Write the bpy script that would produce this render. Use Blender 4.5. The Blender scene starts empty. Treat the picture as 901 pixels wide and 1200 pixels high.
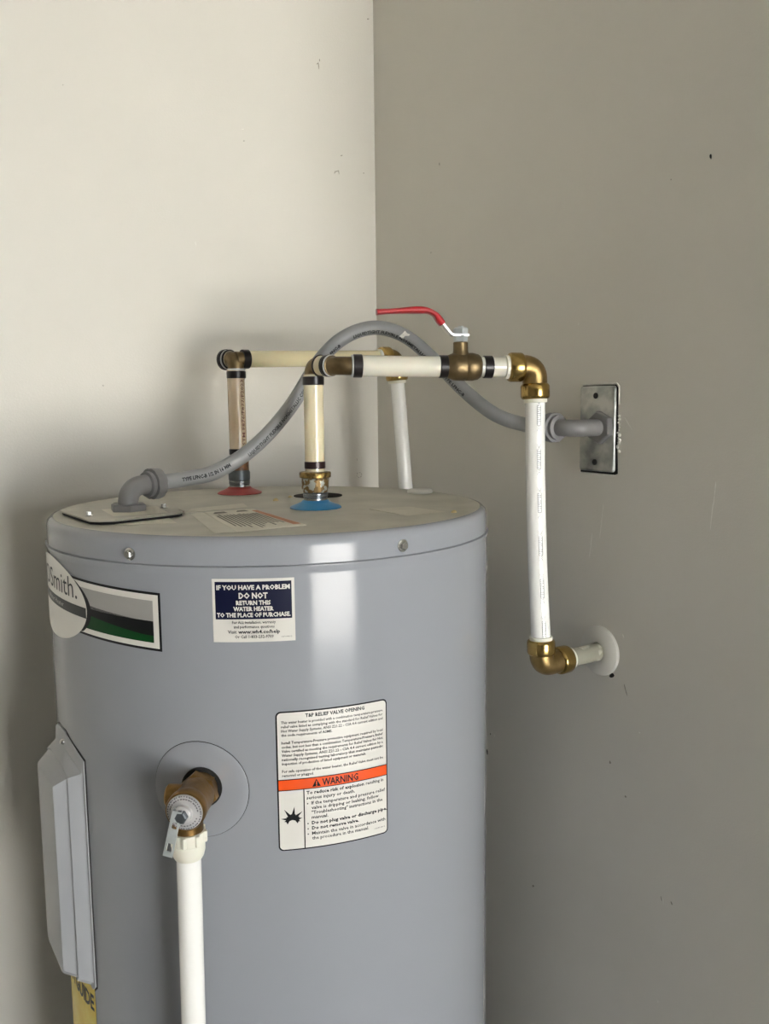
import bpy, math, random
from mathutils import Vector, Matrix
random.seed(4)
S = bpy.context.scene
C = S.collection
R = math.radians

# ------------------------------------------------------------------ camera
cam_d = bpy.data.cameras.new('camera'); cam = bpy.data.objects.new('camera', cam_d); C.objects.link(cam)
cam_d.sensor_fit = 'HORIZONTAL'; cam_d.sensor_width = 36.0; cam_d.lens = 1046.15 * 36.0 / 901.0
cam_d.clip_start = 0.02
fw = Vector((0.52651749, 0.84130264, -0.12243039)); rt = Vector((0.84694303, -0.53157943, -0.01052721)); up = Vector((0.07393805, 0.09814881, 0.99242127))
M3 = Matrix((rt, up, -fw)).transposed()
cam.matrix_world = Matrix.Translation((0, 0, 1.62637)) @ M3.to_4x4()
S.camera = cam

# ------------------------------------------------------------------ daylight and exposure
S.view_settings.view_transform = 'Standard'; S.view_settings.look = 'None'
S.view_settings.gamma = 1.0; S.view_settings.use_curve_mapping = False
S.view_settings.exposure = 1.17
world = bpy.data.worlds.new('sky'); S.world = world; world.use_nodes = True
bg = world.node_tree.nodes['Background']
bg.inputs['Color'].default_value = (0.93, 0.97, 1.0, 1); bg.inputs['Strength'].default_value = 6.5
# the open doorway (garage door) the daylight comes through, in the wall behind the camera
DX0, DX1, DZ1, DY = -0.08, 1.46, 2.10, -3.2
def portal(name, loc, rot, sx, sy):
    l = bpy.data.lights.new(name, 'AREA'); l.shape = 'RECTANGLE'; l.size = sx; l.size_y = sy
    l.cycles.is_portal = True
    o = bpy.data.objects.new(name, l); C.objects.link(o); o.location = loc; o.rotation_euler = rot
    return o
sun_d = bpy.data.lights.new('sun', 'SUN'); sun_d.energy = 62.0; sun_d.angle = R(0.6); sun_d.color = (1.0, 0.975, 0.94)
sun = bpy.data.objects.new('sun', sun_d); C.objects.link(sun); sun.location = (0, 6, 9)
sun.rotation_euler = (R(-26), R(6), 0)      # high, from behind the building: it lights the drive outside, never the room
portal('doorway_portal', ((DX0 + DX1) / 2, DY - 0.05, DZ1 / 2), (R(90), 0, 0), DX1 - DX0, DZ1)

# ------------------------------------------------------------------ mesh helpers
class MB:
    def __init__(s): s.v = []; s.f = []
    def add(s, vs, fs):
        b = len(s.v); s.v += [tuple(x) for x in vs]; s.f += [tuple(i + b for i in f) for f in fs]; return s
    def box(s, lo, hi):
        x0, y0, z0 = lo; x1, y1, z1 = hi
        return s.add([(x0,y0,z0),(x1,y0,z0),(x1,y1,z0),(x0,y1,z0),(x0,y0,z1),(x1,y0,z1),(x1,y1,z1),(x0,y1,z1)],
                     [(0,3,2,1),(4,5,6,7),(0,1,5,4),(1,2,6,5),(2,3,7,6),(3,0,4,7)])
    def rings(s, rings, cap0=True, cap1=True):
        n = len(rings[0]); vs = [p for r in rings for p in r]; fs = []
        for i in range(len(rings) - 1):
            for k in range(n):
                a = i*n + k; b = i*n + (k+1) % n
                fs.append((a, b, b + n, a + n))
        if cap0: fs.append(tuple(range(n - 1, -1, -1)))
        if cap1: fs.append(tuple((len(rings)-1)*n + k for k in range(n)))
        return s.add(vs, fs)
    def lathe(s, o, d, prof, n=32, cap0=True, cap1=True, ph=0.0):
        """prof: list of (radius, distance along d)"""
        o = Vector(o); d = Vector(d).normalized(); a = perp(d); b = d.cross(a)
        rs = []
        for r, t in prof:
            rs.append([o + d*t + (a*math.cos(ph + 2*math.pi*k/n) + b*math.sin(ph + 2*math.pi*k/n))*r for k in range(n)])
        return s.rings(rs, cap0, cap1)
    def tube(s, path, r, n=24, caps=True):
        path = [Vector(p) for p in path]; fr = frames(path); rs = []
        for i, (p, (t, a, b)) in enumerate(zip(path, fr)):
            rr = r[i] if isinstance(r, (list, tuple)) else r
            rs.append([p + (a*math.cos(2*math.pi*k/n) + b*math.sin(2*math.pi*k/n))*rr for k in range(n)])
        return s.rings(rs, caps, caps)
def perp(d):
    h = Vector((0, 0, 1)) if abs(d.z) < 0.9 else Vector((1, 0, 0))
    return (h - d*h.dot(d)).normalized()
def frames(path, ref=None):
    out = []; a = None
    for i in range(len(path)):
        t = (path[min(i+1, len(path)-1)] - path[max(i-1, 0)]).normalized()
        if a is None: a = perp(t)
        a = (a - t*a.dot(t)).normalized()
        out.append((t, a, t.cross(a)))
    return out
def catmull(pts, n=8):
    P = [Vector(p) for p in pts]; P = [P[0]*2 - P[1]] + P + [P[-1]*2 - P[-2]]; out = []
    for i in range(1, len(P) - 2):
        for k in range(n):
            t = k / n
            out.append(0.5*((2*P[i]) + (P[i+1]-P[i-1])*t + (2*P[i-1]-5*P[i]+4*P[i+1]-P[i+2])*t*t + (3*P[i]-P[i-1]-3*P[i+1]+P[i+2])*t**3))
    out.append(P[-2]); return out
def bend(a, c, b, rad, n=10):
    """path a -> corner c -> b with the corner rounded at about rad"""
    a, c, b = Vector(a), Vector(c), Vector(b); u = (a-c).normalized(); w = (b-c).normalized()
    p0, p2 = c + u*rad, c + w*rad
    return [a] + [(p0*(1-t)**2 + c*2*t*(1-t) + p2*t*t) for t in [k/n for k in range(n+1)]] + [b]

def obj(name, mb, mat, parent=None, smooth=True, ang=35, ori=None):
    o_ = Vector((0, 0, 0)) if parent is None else parent.matrix_world_base
    if ori is not None: o_ = Vector(ori)
    me = bpy.data.meshes.new(name)
    me.from_pydata([tuple(Vector(v) - o_) for v in mb.v], [], mb.f)
    me.validate(); me.update()
    if smooth:
        me.polygons.foreach_set('use_smooth', [True]*len(me.polygons)); me.set_sharp_from_angle(angle=R(ang))
    me.materials.append(mat)
    o = bpy.data.objects.new(name, me); C.objects.link(o)
    if parent is not None: o.parent = parent.o
    elif ori is not None: o.location = o_
    return Node(o, o_)
class Node:
    """an object together with the world point its vertices are measured from"""
    def __init__(s, o, base): s.o = o; s.matrix_world_base = Vector(base)
    def __setitem__(s, k, v): s.o[k] = v
def thing(name, label, cat, loc, group=None):
    o = bpy.data.objects.new(name, None); o.empty_display_size = 0.03; C.objects.link(o); o.location = loc
    o['label'] = label; o['category'] = cat
    if group: o['group'] = group
    return Node(o, loc)
def structure(name, mb, mat):
    n = obj(name, mb, mat, None, smooth=False); n['kind'] = 'structure'; return n

# flat print: text outlines as 2-D meshes (units: metres in the label's own plane)
def text2d(body, size, bold=0.0, res=1):
    cu = bpy.data.curves.new('text', 'FONT'); cu.body = body; cu.size = 1.0; cu.resolution_u = res; cu.offset = bold
    cu.fill_mode = 'FRONT'
    o = bpy.data.objects.new('text', cu); C.objects.link(o)
    dg = bpy.context.evaluated_depsgraph_get(); me = o.evaluated_get(dg).to_mesh()
    vs = [(v.co.x*size, v.co.y*size) for v in me.vertices]; fs = [tuple(p.vertices) for p in me.polygons]
    o.evaluated_get(dg).to_mesh_clear(); bpy.data.objects.remove(o); bpy.data.curves.remove(cu)
    return vs, fs
def line(mb, mp, body, x, y, size, width=None, align='L', bold=0.0, res=1):
    """one line of print; stretched to width when given; (x, y) = baseline anchor; mp maps (x, y) to 3-D"""
    vs, fs = text2d(body, size, bold, res)
    if not vs: return
    x0 = min(v[0] for v in vs); x1 = max(v[0] for v in vs); sx = (width/(x1-x0)) if width else 1.0
    w = (x1-x0)*sx; dx = {'L': 0, 'C': -w/2, 'R': -w}[align]
    mb.add([mp(x + dx + (v[0]-x0)*sx, y + v[1]) for v in vs], fs)
def grid(mb, mp, x0, y0, x1, y1, nx=12):
    vs = []; fs = []
    for i in range(nx+1):
        x = x0 + (x1-x0)*i/nx; vs += [mp(x, y0), mp(x, y1)]
    for i in range(nx): fs.append((2*i, 2*i+2, 2*i+3, 2*i+1))
    mb.add(vs, fs)
def strip(mb, mp, lo, hi):
    """lo, hi: equal-length lists of (x, y)"""
    n = len(lo); mb.add([mp(*p) for p in lo] + [mp(*p) for p in hi], [(i, i+1, n+i+1, n+i) for i in range(n-1)])
def poly(mb, mp, pts): mb.add([mp(*p) for p in pts], [tuple(range(len(pts)))])
def rrect(x0, y0, x1, y1, r, n=5, nx=12):
    """rounded rectangle as lower / upper edge strips so that it can wrap a cylinder"""
    lo = []; hi = []
    xs = [x0 + r*(1-math.cos(math.pi/2*k/n)) for k in range(n)] + [x0 + r + (x1-x0-2*r)*k/nx for k in range(nx+1)] + [x1 - r*(1-math.cos(math.pi/2*(n-k-1)/n)) for k in range(n)]
    for x in xs:
        d = 0.0
        if x < x0 + r: d = r - math.sqrt(max(0, r*r - (x0+r-x)**2))
        elif x > x1 - r: d = r - math.sqrt(max(0, r*r - (x-x1+r)**2))
        lo.append((x, y0+d)); hi.append((x, y1-d))
    return lo, hi

# ------------------------------------------------------------------ materials
def mat(name, col, rough=0.5, metal=0.0, coat=0.0, var=0.0, vscale=8.0, bump=0.0, bscale=60.0, sss=0.0, col2=None, mixlo=0.45, mixhi=0.6, spec=0.5, detail=4.0):
    m = bpy.data.materials.new(name); m.use_nodes = True; nt = m.node_tree; b = nt.nodes['Principled BSDF']
    b.inputs['Base Color'].default_value = (*col, 1); b.inputs['Roughness'].default_value = rough; b.inputs['Metallic'].default_value = metal
    b.inputs['Coat Weight'].default_value = coat; b.inputs['Coat Roughness'].default_value = 0.06
    b.inputs['Specular IOR Level'].default_value = spec
    if sss:
        b.inputs['Subsurface Weight'].default_value = sss; b.inputs['Subsurface Radius'].default_value = (0.012, 0.009, 0.006); b.inputs['Subsurface Scale'].default_value = 0.6
    tc = nt.nodes.new('ShaderNodeTexCoord')
    if var or col2:
        n = nt.nodes.new('ShaderNodeTexNoise'); n.inputs['Scale'].default_value = vscale; n.inputs['Detail'].default_value = detail
        nt.links.new(tc.outputs['Object'], n.inputs['Vector'])
        r = nt.nodes.new('ShaderNodeMapRange'); nt.links.new(n.outputs['Fac'], r.inputs['Value'])
        mx = nt.nodes.new('ShaderNodeMix'); mx.data_type = 'RGBA'
        if col2:
            r.inputs['From Min'].default_value = mixlo; r.inputs['From Max'].default_value = mixhi
            mx.inputs['A'].default_value = (*col, 1); mx.inputs['B'].default_value = (*col2, 1)
        else:
            r.inputs['From Min'].default_value = 0.3; r.inputs['From Max'].default_value = 0.7
            mx.inputs['A'].default_value = (*[c*(1-var) for c in col], 1); mx.inputs['B'].default_value = (*[min(1, c*(1+var)) for c in col], 1)
        nt.links.new(r.outputs['Result'], mx.inputs['Factor']); nt.links.new(mx.outputs['Result'], b.inputs['Base Color'])
    if bump:
        n2 = nt.nodes.new('ShaderNodeTexNoise'); n2.inputs['Scale'].default_value = bscale; n2.inputs['Detail'].default_value = 3.0
        nt.links.new(tc.outputs['Object'], n2.inputs['Vector'])
        bp = nt.nodes.new('ShaderNodeBump'); bp.inputs['Strength'].default_value = bump; bp.inputs['Distance'].default_value = 0.002
        nt.links.new(n2.outputs['Fac'], bp.inputs['Height']); nt.links.new(bp.outputs['Normal'], b.inputs['Normal'])
    return m
WALL = mat('wall_paint', (0.69, 0.663, 0.595), 0.55, var=0.025, vscale=3.5, bump=0.12, bscale=420)
CEIL = mat('ceiling_paint', (0.60, 0.58, 0.54), 0.8, var=0.02)
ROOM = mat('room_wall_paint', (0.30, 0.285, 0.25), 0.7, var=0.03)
FLOOR = mat('concrete_floor', (0.16, 0.155, 0.145), 0.6, var=0.15, vscale=5, bump=0.2)
GROUND = mat('concrete_drive', (0.48, 0.47, 0.45), 0.8, var=0.1, vscale=3)
ENAMEL = mat('grey_enamel', (0.290, 0.300, 0.325), 0.13, coat=0.0, spec=0.27, var=0.015, vscale=4, bump=0.03, bscale=170)
DUSTY = mat('dusty_grey_enamel', (0.44, 0.425, 0.37), 0.5, var=0.10, vscale=14, col2=(0.55, 0.53, 0.46), mixlo=0.35, mixhi=0.65, bump=0.05, bscale=90)
COVER = mat('cover_enamel', (0.36, 0.37, 0.385), 0.45, var=0.02)
PEXR = mat('milky_pipe', (0.76, 0.73, 0.62), 0.22, coat=0.3, sss=0.3, var=0.05, vscale=25)
PEXT = mat('translucent_pipe', (0.77, 0.69, 0.48), 0.22, coat=0.3, sss=0.3, var=0.05, vscale=25)
PEXY = mat('yellowed_translucent_pipe', (0.80, 0.72, 0.47), 0.22, coat=0.3, sss=0.3, var=0.04, vscale=25)
PEXTAN = mat('aged_translucent_pipe', (0.60, 0.46, 0.31), 0.22, coat=0.3, sss=0.25, col2=(0.66, 0.55, 0.40), vscale=18, mixlo=0.3, mixhi=0.7)
PEXRUST = mat('stained_pipe_end', (0.26, 0.13, 0.06), 0.35, col2=(0.12, 0.07, 0.04), vscale=120)
PEXW = mat('white_pipe', (0.90, 0.89, 0.85), 0.25, coat=0.2)
CPVC = mat('cream_plastic', (0.80, 0.78, 0.66), 0.35, sss=0.15, var=0.02)
BRASS = mat('polished_brass', (0.52, 0.36, 0.125), 0.20, 1.0, col2=(0.38, 0.25, 0.075), vscale=60, mixlo=0.4, mixhi=0.65, bump=0.03)
BRASSV = mat('valve_brass', (0.36, 0.215, 0.08), 0.34, 1.0, col2=(0.25, 0.145, 0.05), vscale=60, mixlo=0.4, mixhi=0.65, bump=0.12, bscale=260)
BRASSD = mat('satin_brass', (0.36, 0.25, 0.105), 0.38, 1.0, col2=(0.26, 0.175, 0.07), vscale=70, mixlo=0.4, mixhi=0.65, bump=0.1, bscale=300)
BRONZE = mat('aged_bronze', (0.21, 0.150, 0.075), 0.40, 0.85, col2=(0.135, 0.098, 0.05), vscale=60, mixlo=0.4, mixhi=0.65, bump=0.12, bscale=350)
CRUST = mat('crusted_bronze', (0.24, 0.15, 0.055), 0.45, 0.6, col2=(0.58, 0.60, 0.54), vscale=130, mixlo=0.52, mixhi=0.58, bump=0.5, bscale=220)
GOLDCRUST = mat('worn_brass', (0.40, 0.27, 0.09), 0.35, 0.9, col2=(0.14, 0.09, 0.035), vscale=160, mixlo=0.45, mixhi=0.6, bump=0.4, bscale=260)
BLACKRING = mat('black_crimp', (0.016, 0.013, 0.013), 0.28, 0.3, var=0.2, vscale=50)
BROWNRING = mat('dark_brown_crimp', (0.03, 0.012, 0.012), 0.3, 0.2, var=0.2, vscale=50)
CLEAR = mat('pale_collar', (0.52, 0.53, 0.52), 0.3, var=0.05)
GALV = mat('galvanised_steel', (0.50, 0.51, 0.52), 0.25, 1.0, col2=(0.36, 0.37, 0.38), vscale=80, mixlo=0.4, mixhi=0.6)
THREAD = mat('dull_thread', (0.17, 0.19, 0.20), 0.4, 0.8, var=0.2, vscale=90)
PLATE = mat('weathered_galvanised', (0.54, 0.54, 0.50), 0.36, 0.7, col2=(0.25, 0.26, 0.25), vscale=42, mixlo=0.38, mixhi=0.68, bump=0.12, bscale=120)
CAPM = mat('silver_cap', (0.55, 0.54, 0.54), 0.3, 0.35, var=0.05, vscale=60)
STEEL = mat('bright_steel', (0.62, 0.62, 0.60), 0.2, 1.0, var=0.08, vscale=40)
ZINC = mat('zinc_strap', (0.58, 0.62, 0.62), 0.3, 0.5, var=0.1, vscale=60)
PVC = mat('grey_conduit', (0.28, 0.285, 0.285), 0.42, var=0.06, vscale=35)
PVCD = mat('grey_fitting', (0.20, 0.195, 0.195), 0.42, var=0.06, vscale=40)
REDGRIP = mat('red_vinyl', (0.42, 0.012, 0.018), 0.3, coat=0.3, var=0.05)
REDPL = mat('red_plastic', (0.38, 0.055, 0.05), 0.45, var=0.12, vscale=40)
BLUEPL = mat('blue_plastic', (0.045, 0.25, 0.50), 0.4, var=0.12, vscale=40)
WHITEPL = mat('white_plastic', (0.66, 0.645, 0.59), 0.3, coat=0.2, var=0.02)
CLEARPIPE = mat('taped_pipe', (0.36, 0.35, 0.28), 0.2, 0.1, col2=(0.70, 0.67, 0.56), vscale=38, mixlo=0.46, mixhi=0.54, bump=0.5, bscale=90)
LABELW = mat('label_white', (0.70, 0.675, 0.62), 0.3, coat=0.3, spec=0.6)
LABELB = mat('label_black', (0.006, 0.006, 0.007), 0.4, spec=0.2)
NAVY = mat('label_navy', (0.005, 0.007, 0.028), 0.4, spec=0.2)
ORANGE = mat('label_orange', (0.80, 0.085, 0.006), 0.35, spec=0.3)
GREEN = mat('label_green', (0.002, 0.048, 0.009), 0.4, spec=0.2)
LGREY = mat('label_grey', (0.33, 0.32, 0.30), 0.3, coat=0.2)
LDARK = mat('label_charcoal', (0.035, 0.036, 0.035), 0.4, spec=0.2)
INK = mat('ink', (0.02, 0.02, 0.022), 0.5)
INKF = mat('faint_ink', (0.22, 0.23, 0.23), 0.5)
INKR = mat('red_brown_ink', (0.16, 0.06, 0.045), 0.5)
YELLOW = mat('label_yellow', (0.72, 0.50, 0.01), 0.4, col2=(0.78, 0.62, 0.09), vscale=30, mixlo=0.35, mixhi=0.65)
PAPER = mat('dusty_label_paper', (0.70, 0.67, 0.57), 0.55, var=0.06, vscale=30)
PAPER2 = mat('faded_label_paper', (0.61, 0.585, 0.50), 0.55, var=0.06, vscale=30)
STRIPE = mat('faded_orange_print', (0.50, 0.21, 0.11), 0.55, var=0.12, vscale=50)
DUSTINK = mat('dusty_print', (0.17, 0.16, 0.13), 0.6)
DARK = mat('dark_gap', (0.010, 0.009, 0.008), 0.8)
CHIP = mat('bare_plaster', (0.78, 0.76, 0.70), 0.9, var=0.1, vscale=200)
SCUFF = mat('scuff_mark', (0.34, 0.315, 0.26), 0.8, var=0.3, vscale=200)
CRUMB = mat('dried_foam', (0.66, 0.54, 0.28), 0.8, var=0.2, vscale=300)
RUBBER = mat('dark_plug', (0.03, 0.026, 0.022), 0.9, spec=0.1)

# ------------------------------------------------------------------ the room
XR, YL, ZC = 0.8221, 1.3325, 2.55
YE, XE, XW = 0.32, 2.6, -2.6          # end of the short side wall; far side walls
T = 0.12
wall_left = structure('wall_left', MB().box((XW - T, YL, 0), (XR + T, YL + T, ZC)), WALL)
wall_right = structure('wall_right', MB().box((XR, YE, 0), (XR + T, YL, ZC)), WALL)
structure('wall_return', MB().box((XR + T, YE, 0), (XE + T, YE + T, ZC)), ROOM)
structure('wall_far_right', MB().box((XE, DY - T, 0), (XE + T, YE, ZC)), ROOM)
structure('wall_far_left', MB().box((XW - T, DY - T, 0), (XW, YL, ZC)), ROOM)
structure('wall_front', MB().box((XW, DY - T, 0), (DX0, DY, ZC)).box((DX1, DY - T, 0), (XE, DY, ZC)).box((DX0, DY - T, DZ1), (DX1, DY, ZC)), ROOM)
structure('floor', MB().box((XW - T, DY - T, -0.1), (XE + T, YL + T, 0)), FLOOR)
structure('ceiling', MB().box((XW - T, DY - T, ZC), (XE + T, YL + T, ZC + 0.1)), CEIL)
structure('trim_1', MB().box((DX0 - 0.07, DY, 0), (DX0, DY + 0.02, DZ1 + 0.07)).box((DX1, DY, 0), (DX1 + 0.07, DY + 0.02, DZ1 + 0.07)).box((DX0, DY, DZ1), (DX1, DY + 0.02, DZ1 + 0.07)), WHITEPL)
structure('driveway_ground', MB().box((-14, -22, -0.14), (16, DY - T, -0.04)), GROUND)

# chips and scuffs in the paint: small raised or dark flakes where the photograph shows them
def flake(parent, name, m, side, a, z, w, h, ph=0.0):
    n = 9; pts = []
    for k in range(n):
        t = 2*math.pi*k/n; q = 0.55 + 0.45*random.random(); x = math.cos(t)*w*q; y = math.sin(t)*h*q
        pts.append((x*math.cos(ph) - y*math.sin(ph), x*math.sin(ph) + y*math.cos(ph)))
    if side == 'L': f = lambda p, e: (a + p[0], YL - e, z + p[1])
    else: f = lambda p, e: (XR - e, a - p[0], z + p[1])
    mb = MB(); mb.rings([[f(p, 0.0) for p in pts], [f((p[0]*0.8, p[1]*0.8), 0.0004) for p in pts]], False, True)
    obj(name, mb, m, parent, smooth=False)
for a, z, w, h, ph, m in [(.718,2.164,.0012,.007,.1,SCUFF),(.716,2.166,.003,.0008,.6,SCUFF),(.720,2.172,.0008,.003,.0,SCUFF),(.585,2.029,.0015,.001,0,SCUFF),(.749,2.004,.004,.0009,.5,SCUFF),(.752,2.003,.0012,.005,.2,SCUFF),(.745,2.002,.0012,.004,-.5,SCUFF),
        (.317,2.066,.001,.001,0,SCUFF),(.758,2.030,.003,.001,.4,SCUFF),(.80,2.007,.002,.001,0,SCUFF),(.812,2.253,.003,.0015,.5,SCUFF),(.352,1.654,.002,.001,0,SCUFF),(.501,1.868,.0006,.005,.2,CHIP),(.583,2.046,.003,.001,.2,CHIP),(.779,1.528,.0006,.003,0,SCUFF)]:
    flake(wall_left, 'scuff', m, 'L', a, z, w, h, ph)
for k in range(6):
    t = 2*math.pi*k/6 + .3
    flake(wall_left, 'scuff', SCUFF, 'L', .783 + math.cos(t)*.005, 1.501 + math.sin(t)*.0042, .0022, .0007, t + 1.57)
for a, z, w, h, ph, m in [(1.146,1.983,.0012,.003,.1,SCUFF),(.652,1.882,.0016,.004,.1,DARK),(.704,1.869,.001,.001,0,SCUFF),(.845,1.722,.001,.0025,0,CHIP),(.817,1.44,.0005,.02,-.12,CHIP),(.799,1.475,.0005,.03,-.12,CHIP),(.632,1.525,.0007,.02,-.08,CHIP),(.635,1.498,.0007,.018,-.08,CHIP),
        (.749,1.13,.002,.002,0,SCUFF),(.919,.929,.003,.002,.5,SCUFF),(.686,1.021,.0013,.005,.2,CHIP),(.688,1.023,.001,.004,.5,SCUFF),(.673,1.025,.001,.003,.5,SCUFF),(.689,.888,.0007,.002,0,CHIP),(.729,1.22,.0012,.0014,.5,CHIP),(.759,1.335,.001,.003,.2,CHIP),
        (1.026,1.096,.002,.006,.1,DARK),(1.018,1.126,.001,.002,0,DARK),(1.008,1.127,.001,.002,0,CHIP),(.753,1.268,.0008,.009,.4,SCUFF),(.7765,1.2800,.0055,.0045,.2,DARK),(1.169,1.856,.002,.001,.4,SCUFF),(.776,1.166,.0018,.003,.2,SCUFF),(.759,1.598,.0005,.012,.7,CHIP)]:
    flake(wall_right, 'scuff', m, 'R', a, z, w, h, ph)

# ------------------------------------------------------------------ water heater
HX, HY, HR, HT = 0.4674, 1.0089, 0.2650, 1.5
heater = thing('water_heater', 'tall grey cylindrical electric water heater standing in the corner', 'water heater', (HX, HY, 0))
axis0 = (HX, HY, 0)
obj('jacket', MB().lathe(axis0, (0,0,1), [(HR-.012,0.0),(HR-.006,.004),(HR,.012),(HR,.02),(HR,.5),(HR,1.0),(HR,1.462),(HR,1.4655),(HR+.0016,1.4690),(HR+.0016,1.4712),(HR-.003,1.4728)], 160, True, False), ENAMEL, heater)
obj('top_band', MB().lathe(axis0, (0,0,1), [(HR-.002,1.4715),(HR-.0005,1.4725),(HR-.0005,1.4745),(HR-.0006,1.4890),(HR-.0006,1.4905),(HR-.0018,1.4960),(HR-.0050,1.4992),(HR-.0085,HT)], 160, False, False), ENAMEL, heater)
obj('top_panel', MB().lathe(axis0, (0,0,1), [(HR-.0085,HT),(HR-.03,HT-.0006),(HR-.06,HT-.0003),(.10,HT),(.001,HT)], 160, False, True), DUSTY, heater)
def radial(ang): return Vector((math.cos(R(ang)), math.sin(R(ang)), 0))
def on_jacket(ang, z, e=0.0): return Vector((HX, HY, z)) + radial(ang)*(HR + e)
for ang, z in [(-146.7, 1.4812), (-85.7, 1.4822), (-26, 1.482), (154, 1.482)]:
    d = radial(ang); p = on_jacket(ang, z, -.001)
    s = obj('screw', MB().lathe(p, d, [(.0062,0),(.0064,.0014),(.005,.0022)], 20).lathe(p, d, [(.0042,.002),(.0042,.0050),(.0036,.0056)], 6), STEEL, heater, ang=25)
def jmap(a0, z0, e=0.0004, tilt=0.0):
    """label map: x metres round the jacket from angle a0, y metres up from z0"""
    def f(x, y):
        a = a0 + math.degrees(x / HR); return tuple(on_jacket(a, z0 + y + tilt*x, e))
    return f

# --- "do not return" notice
mp = jmap(-127.85, 1.3982); W, H_ = .0788, .0620
mp2 = jmap(-127.85, 1.3982, .0007); mp3 = jmap(-127.85, 1.3982, .0010)
m = MB(); grid(m, mp, 0, 0, W, H_); notice = obj('notice_label', m, LABELW, heater)
notice['label'] = 'white and navy notice sticker high on the front of the jacket'
m = MB(); grid(m, mp2, .0028, .0225, W-.0028, H_-.0028); obj('navy_panel', m, NAVY, notice)
m = MB()
for body, y, size, wd in [('IF YOU HAVE A PROBLEM', .0515, .0058, .0700), ('DO NOT', .0430, .0072, .0275), ('RETURN THIS', .0367, .0054, .0330), ('WATER HEATER', .0308, .0054, .0385), ('TO THE PLACE OF PURCHASE.', .0248, .0054, .0705)]:
    line(m, mp3, body, W/2, y, size*1.06, wd, 'C', .042)
obj('white_lettering', m, LABELW, notice, smooth=False)
m = MB()
for body, y, size, wd, b in [('For ALL installation, warranty', .0182, .0040, .0415, .0), ('and performance questions', .0138, .0040, .0390, .0), ('Or Call 1-833-232-9709', .0040, .0042, .0370, .004)]:
    line(m, mp3, body, W/2, y, size, wd, 'C', b + .012)
line(m, mp3, 'Visit', .0142, .0086, .0048, .0085, 'L', .004); line(m, mp3, 'www.wh4.co/help', .0242, .0086, .0048, .0400, 'L', .03)
line(m, mp3, '100314863-D', W-.0030, .0040, .0018, .0105, 'R', .0)
obj('black_lettering', m, INK, notice, smooth=False)

# --- relief-valve opening / warning label
A0, Z0, W, H_ = -115.45, 1.1840, .1157, .1435
mp = jmap(A0, Z0); mp2 = jmap(A0, Z0, .0007); mp3 = jmap(A0, Z0, .0010)
m = MB(); strip(m, mp, *rrect(0, 0, W, H_, .005)); wl = obj('warning_label', m, LABELB, heater)
wl['label'] = 'white safety label with an orange warning band on the jacket'
m = MB(); strip(m, mp2, *rrect(.0014, .0014, W-.0014, H_-.0014, .004)); obj('label_face', m, LABELW, wl)
BT, BB = .0740, .0630
m = MB(); grid(m, mp3, .0014, BB, W-.0014, BT); band = obj('orange_band', m, ORANGE, wl)
mp4 = jmap(A0, Z0, .0013)
m = MB(); grid(m, mp4, .0014, BT-.0004, W-.0014, BT+.0004); grid(m, mp4, .0014, BB-.0004, W-.0014, BB+.0004); grid(m, mp4, .0255, .0014, .0265, BB, 1); obj('rule', m, LABELB, wl)
m = MB(); line(m, mp4, 'WARNING', .0445, .0648, .0100, .0375, 'L', .02)
poly(m, mp4, [(.0345,.0645),(.0430,.0645),(.03875,.0725)])
obj('warning_word', m, LABELB, wl, smooth=False)
m = MB(); poly(m, jmap(A0, Z0, .0016), [(.0381,.0668),(.0394,.0668),(.0391,.0705),(.0384,.0705)]); poly(m, jmap(A0, Z0, .0016), [(.0382,.0652),(.0393,.0652),(.0393,.0662),(.0382,.0662)]); obj('exclamation_mark', m, ORANGE, wl, smooth=False)
m = MB(); FW = W - .0105; X0 = .0052
line(m, mp3, 'T&P RELIEF VALVE OPENING', .0290, .1366, .0050, .0610, 'L', .036)
yy = .1312
for body, wd in [('This water heater is provided with a combination temperature-pressure', FW), ('relief valve listed as complying with the standard for Relief Valves for', FW), ('Hot Water Supply Systems, ANSI Z21.22 - CSA 4.4 current edition and', FW), ('the code requirements of ASME.', .0505), (None, 0),
                 ('Install Temperature-Pressure protective equipment required by local', FW), ('codes, but not less than a combination Temperature-Pressure Relief', FW), ('Valve certified as meeting the requirements for Relief Valves for Hot', FW), ('Water Supply Systems, ANSI Z21.22 - CSA 4.4 current edition by a', FW), ('nationally recognized testing laboratory that maintains periodic', FW), ('inspection of production of listed equipment or materials.', .0860), (None, 0),
                 ('For safe operation of the water heater, the Relief Valve must not be', FW), ('removed or plugged.', .0310)]:
    if body: line(m, mp3, body, X0, yy, .0038, wd, 'L', .018)
    yy -= .00428 if body else .0035
obj('upper_text', m, INK, wl, smooth=False)
m = MB(); LX = .0285
for body, x, y, wd, b in [('To reduce risk of explosion', LX, .0572, .0600, .022), ('resulting in', LX+.0620, .0572, .0200, .008), ('serious injury or death.', LX, .0518, .0500, .008), ('If the temperature and pressure relief', LX+.0048, .0462, .0790, .006), ('valve is dripping or leaking, follow', LX+.0048, .0412, .0715, .006), ('"Troubleshooting" instructions in the', LX+.0048, .0362, .0760, .006), ('manual.', LX+.0048, .0312, .0168, .006),
                          ('Do not plug valve or discharge pipe.', LX+.0048, .0254, .0810, .024), ('Do not remove valve.', LX+.0048, .0199, .0490, .024), ('Maintain the valve in accordance with', LX+.0048, .0144, .0790, .006), ('the procedure in the manual.', LX+.0048, .0094, .0600, .006)]:
    line(m, mp3, body, x, y, .0048, wd, 'L', b + .012)
for y in (.0474, .0266, .0211, .0156): poly(m, mp3, [(LX+.0010+.0007*math.cos(t), y+.0007*math.sin(t)) for t in [k*math.pi/4 for k in range(8)]])
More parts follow.
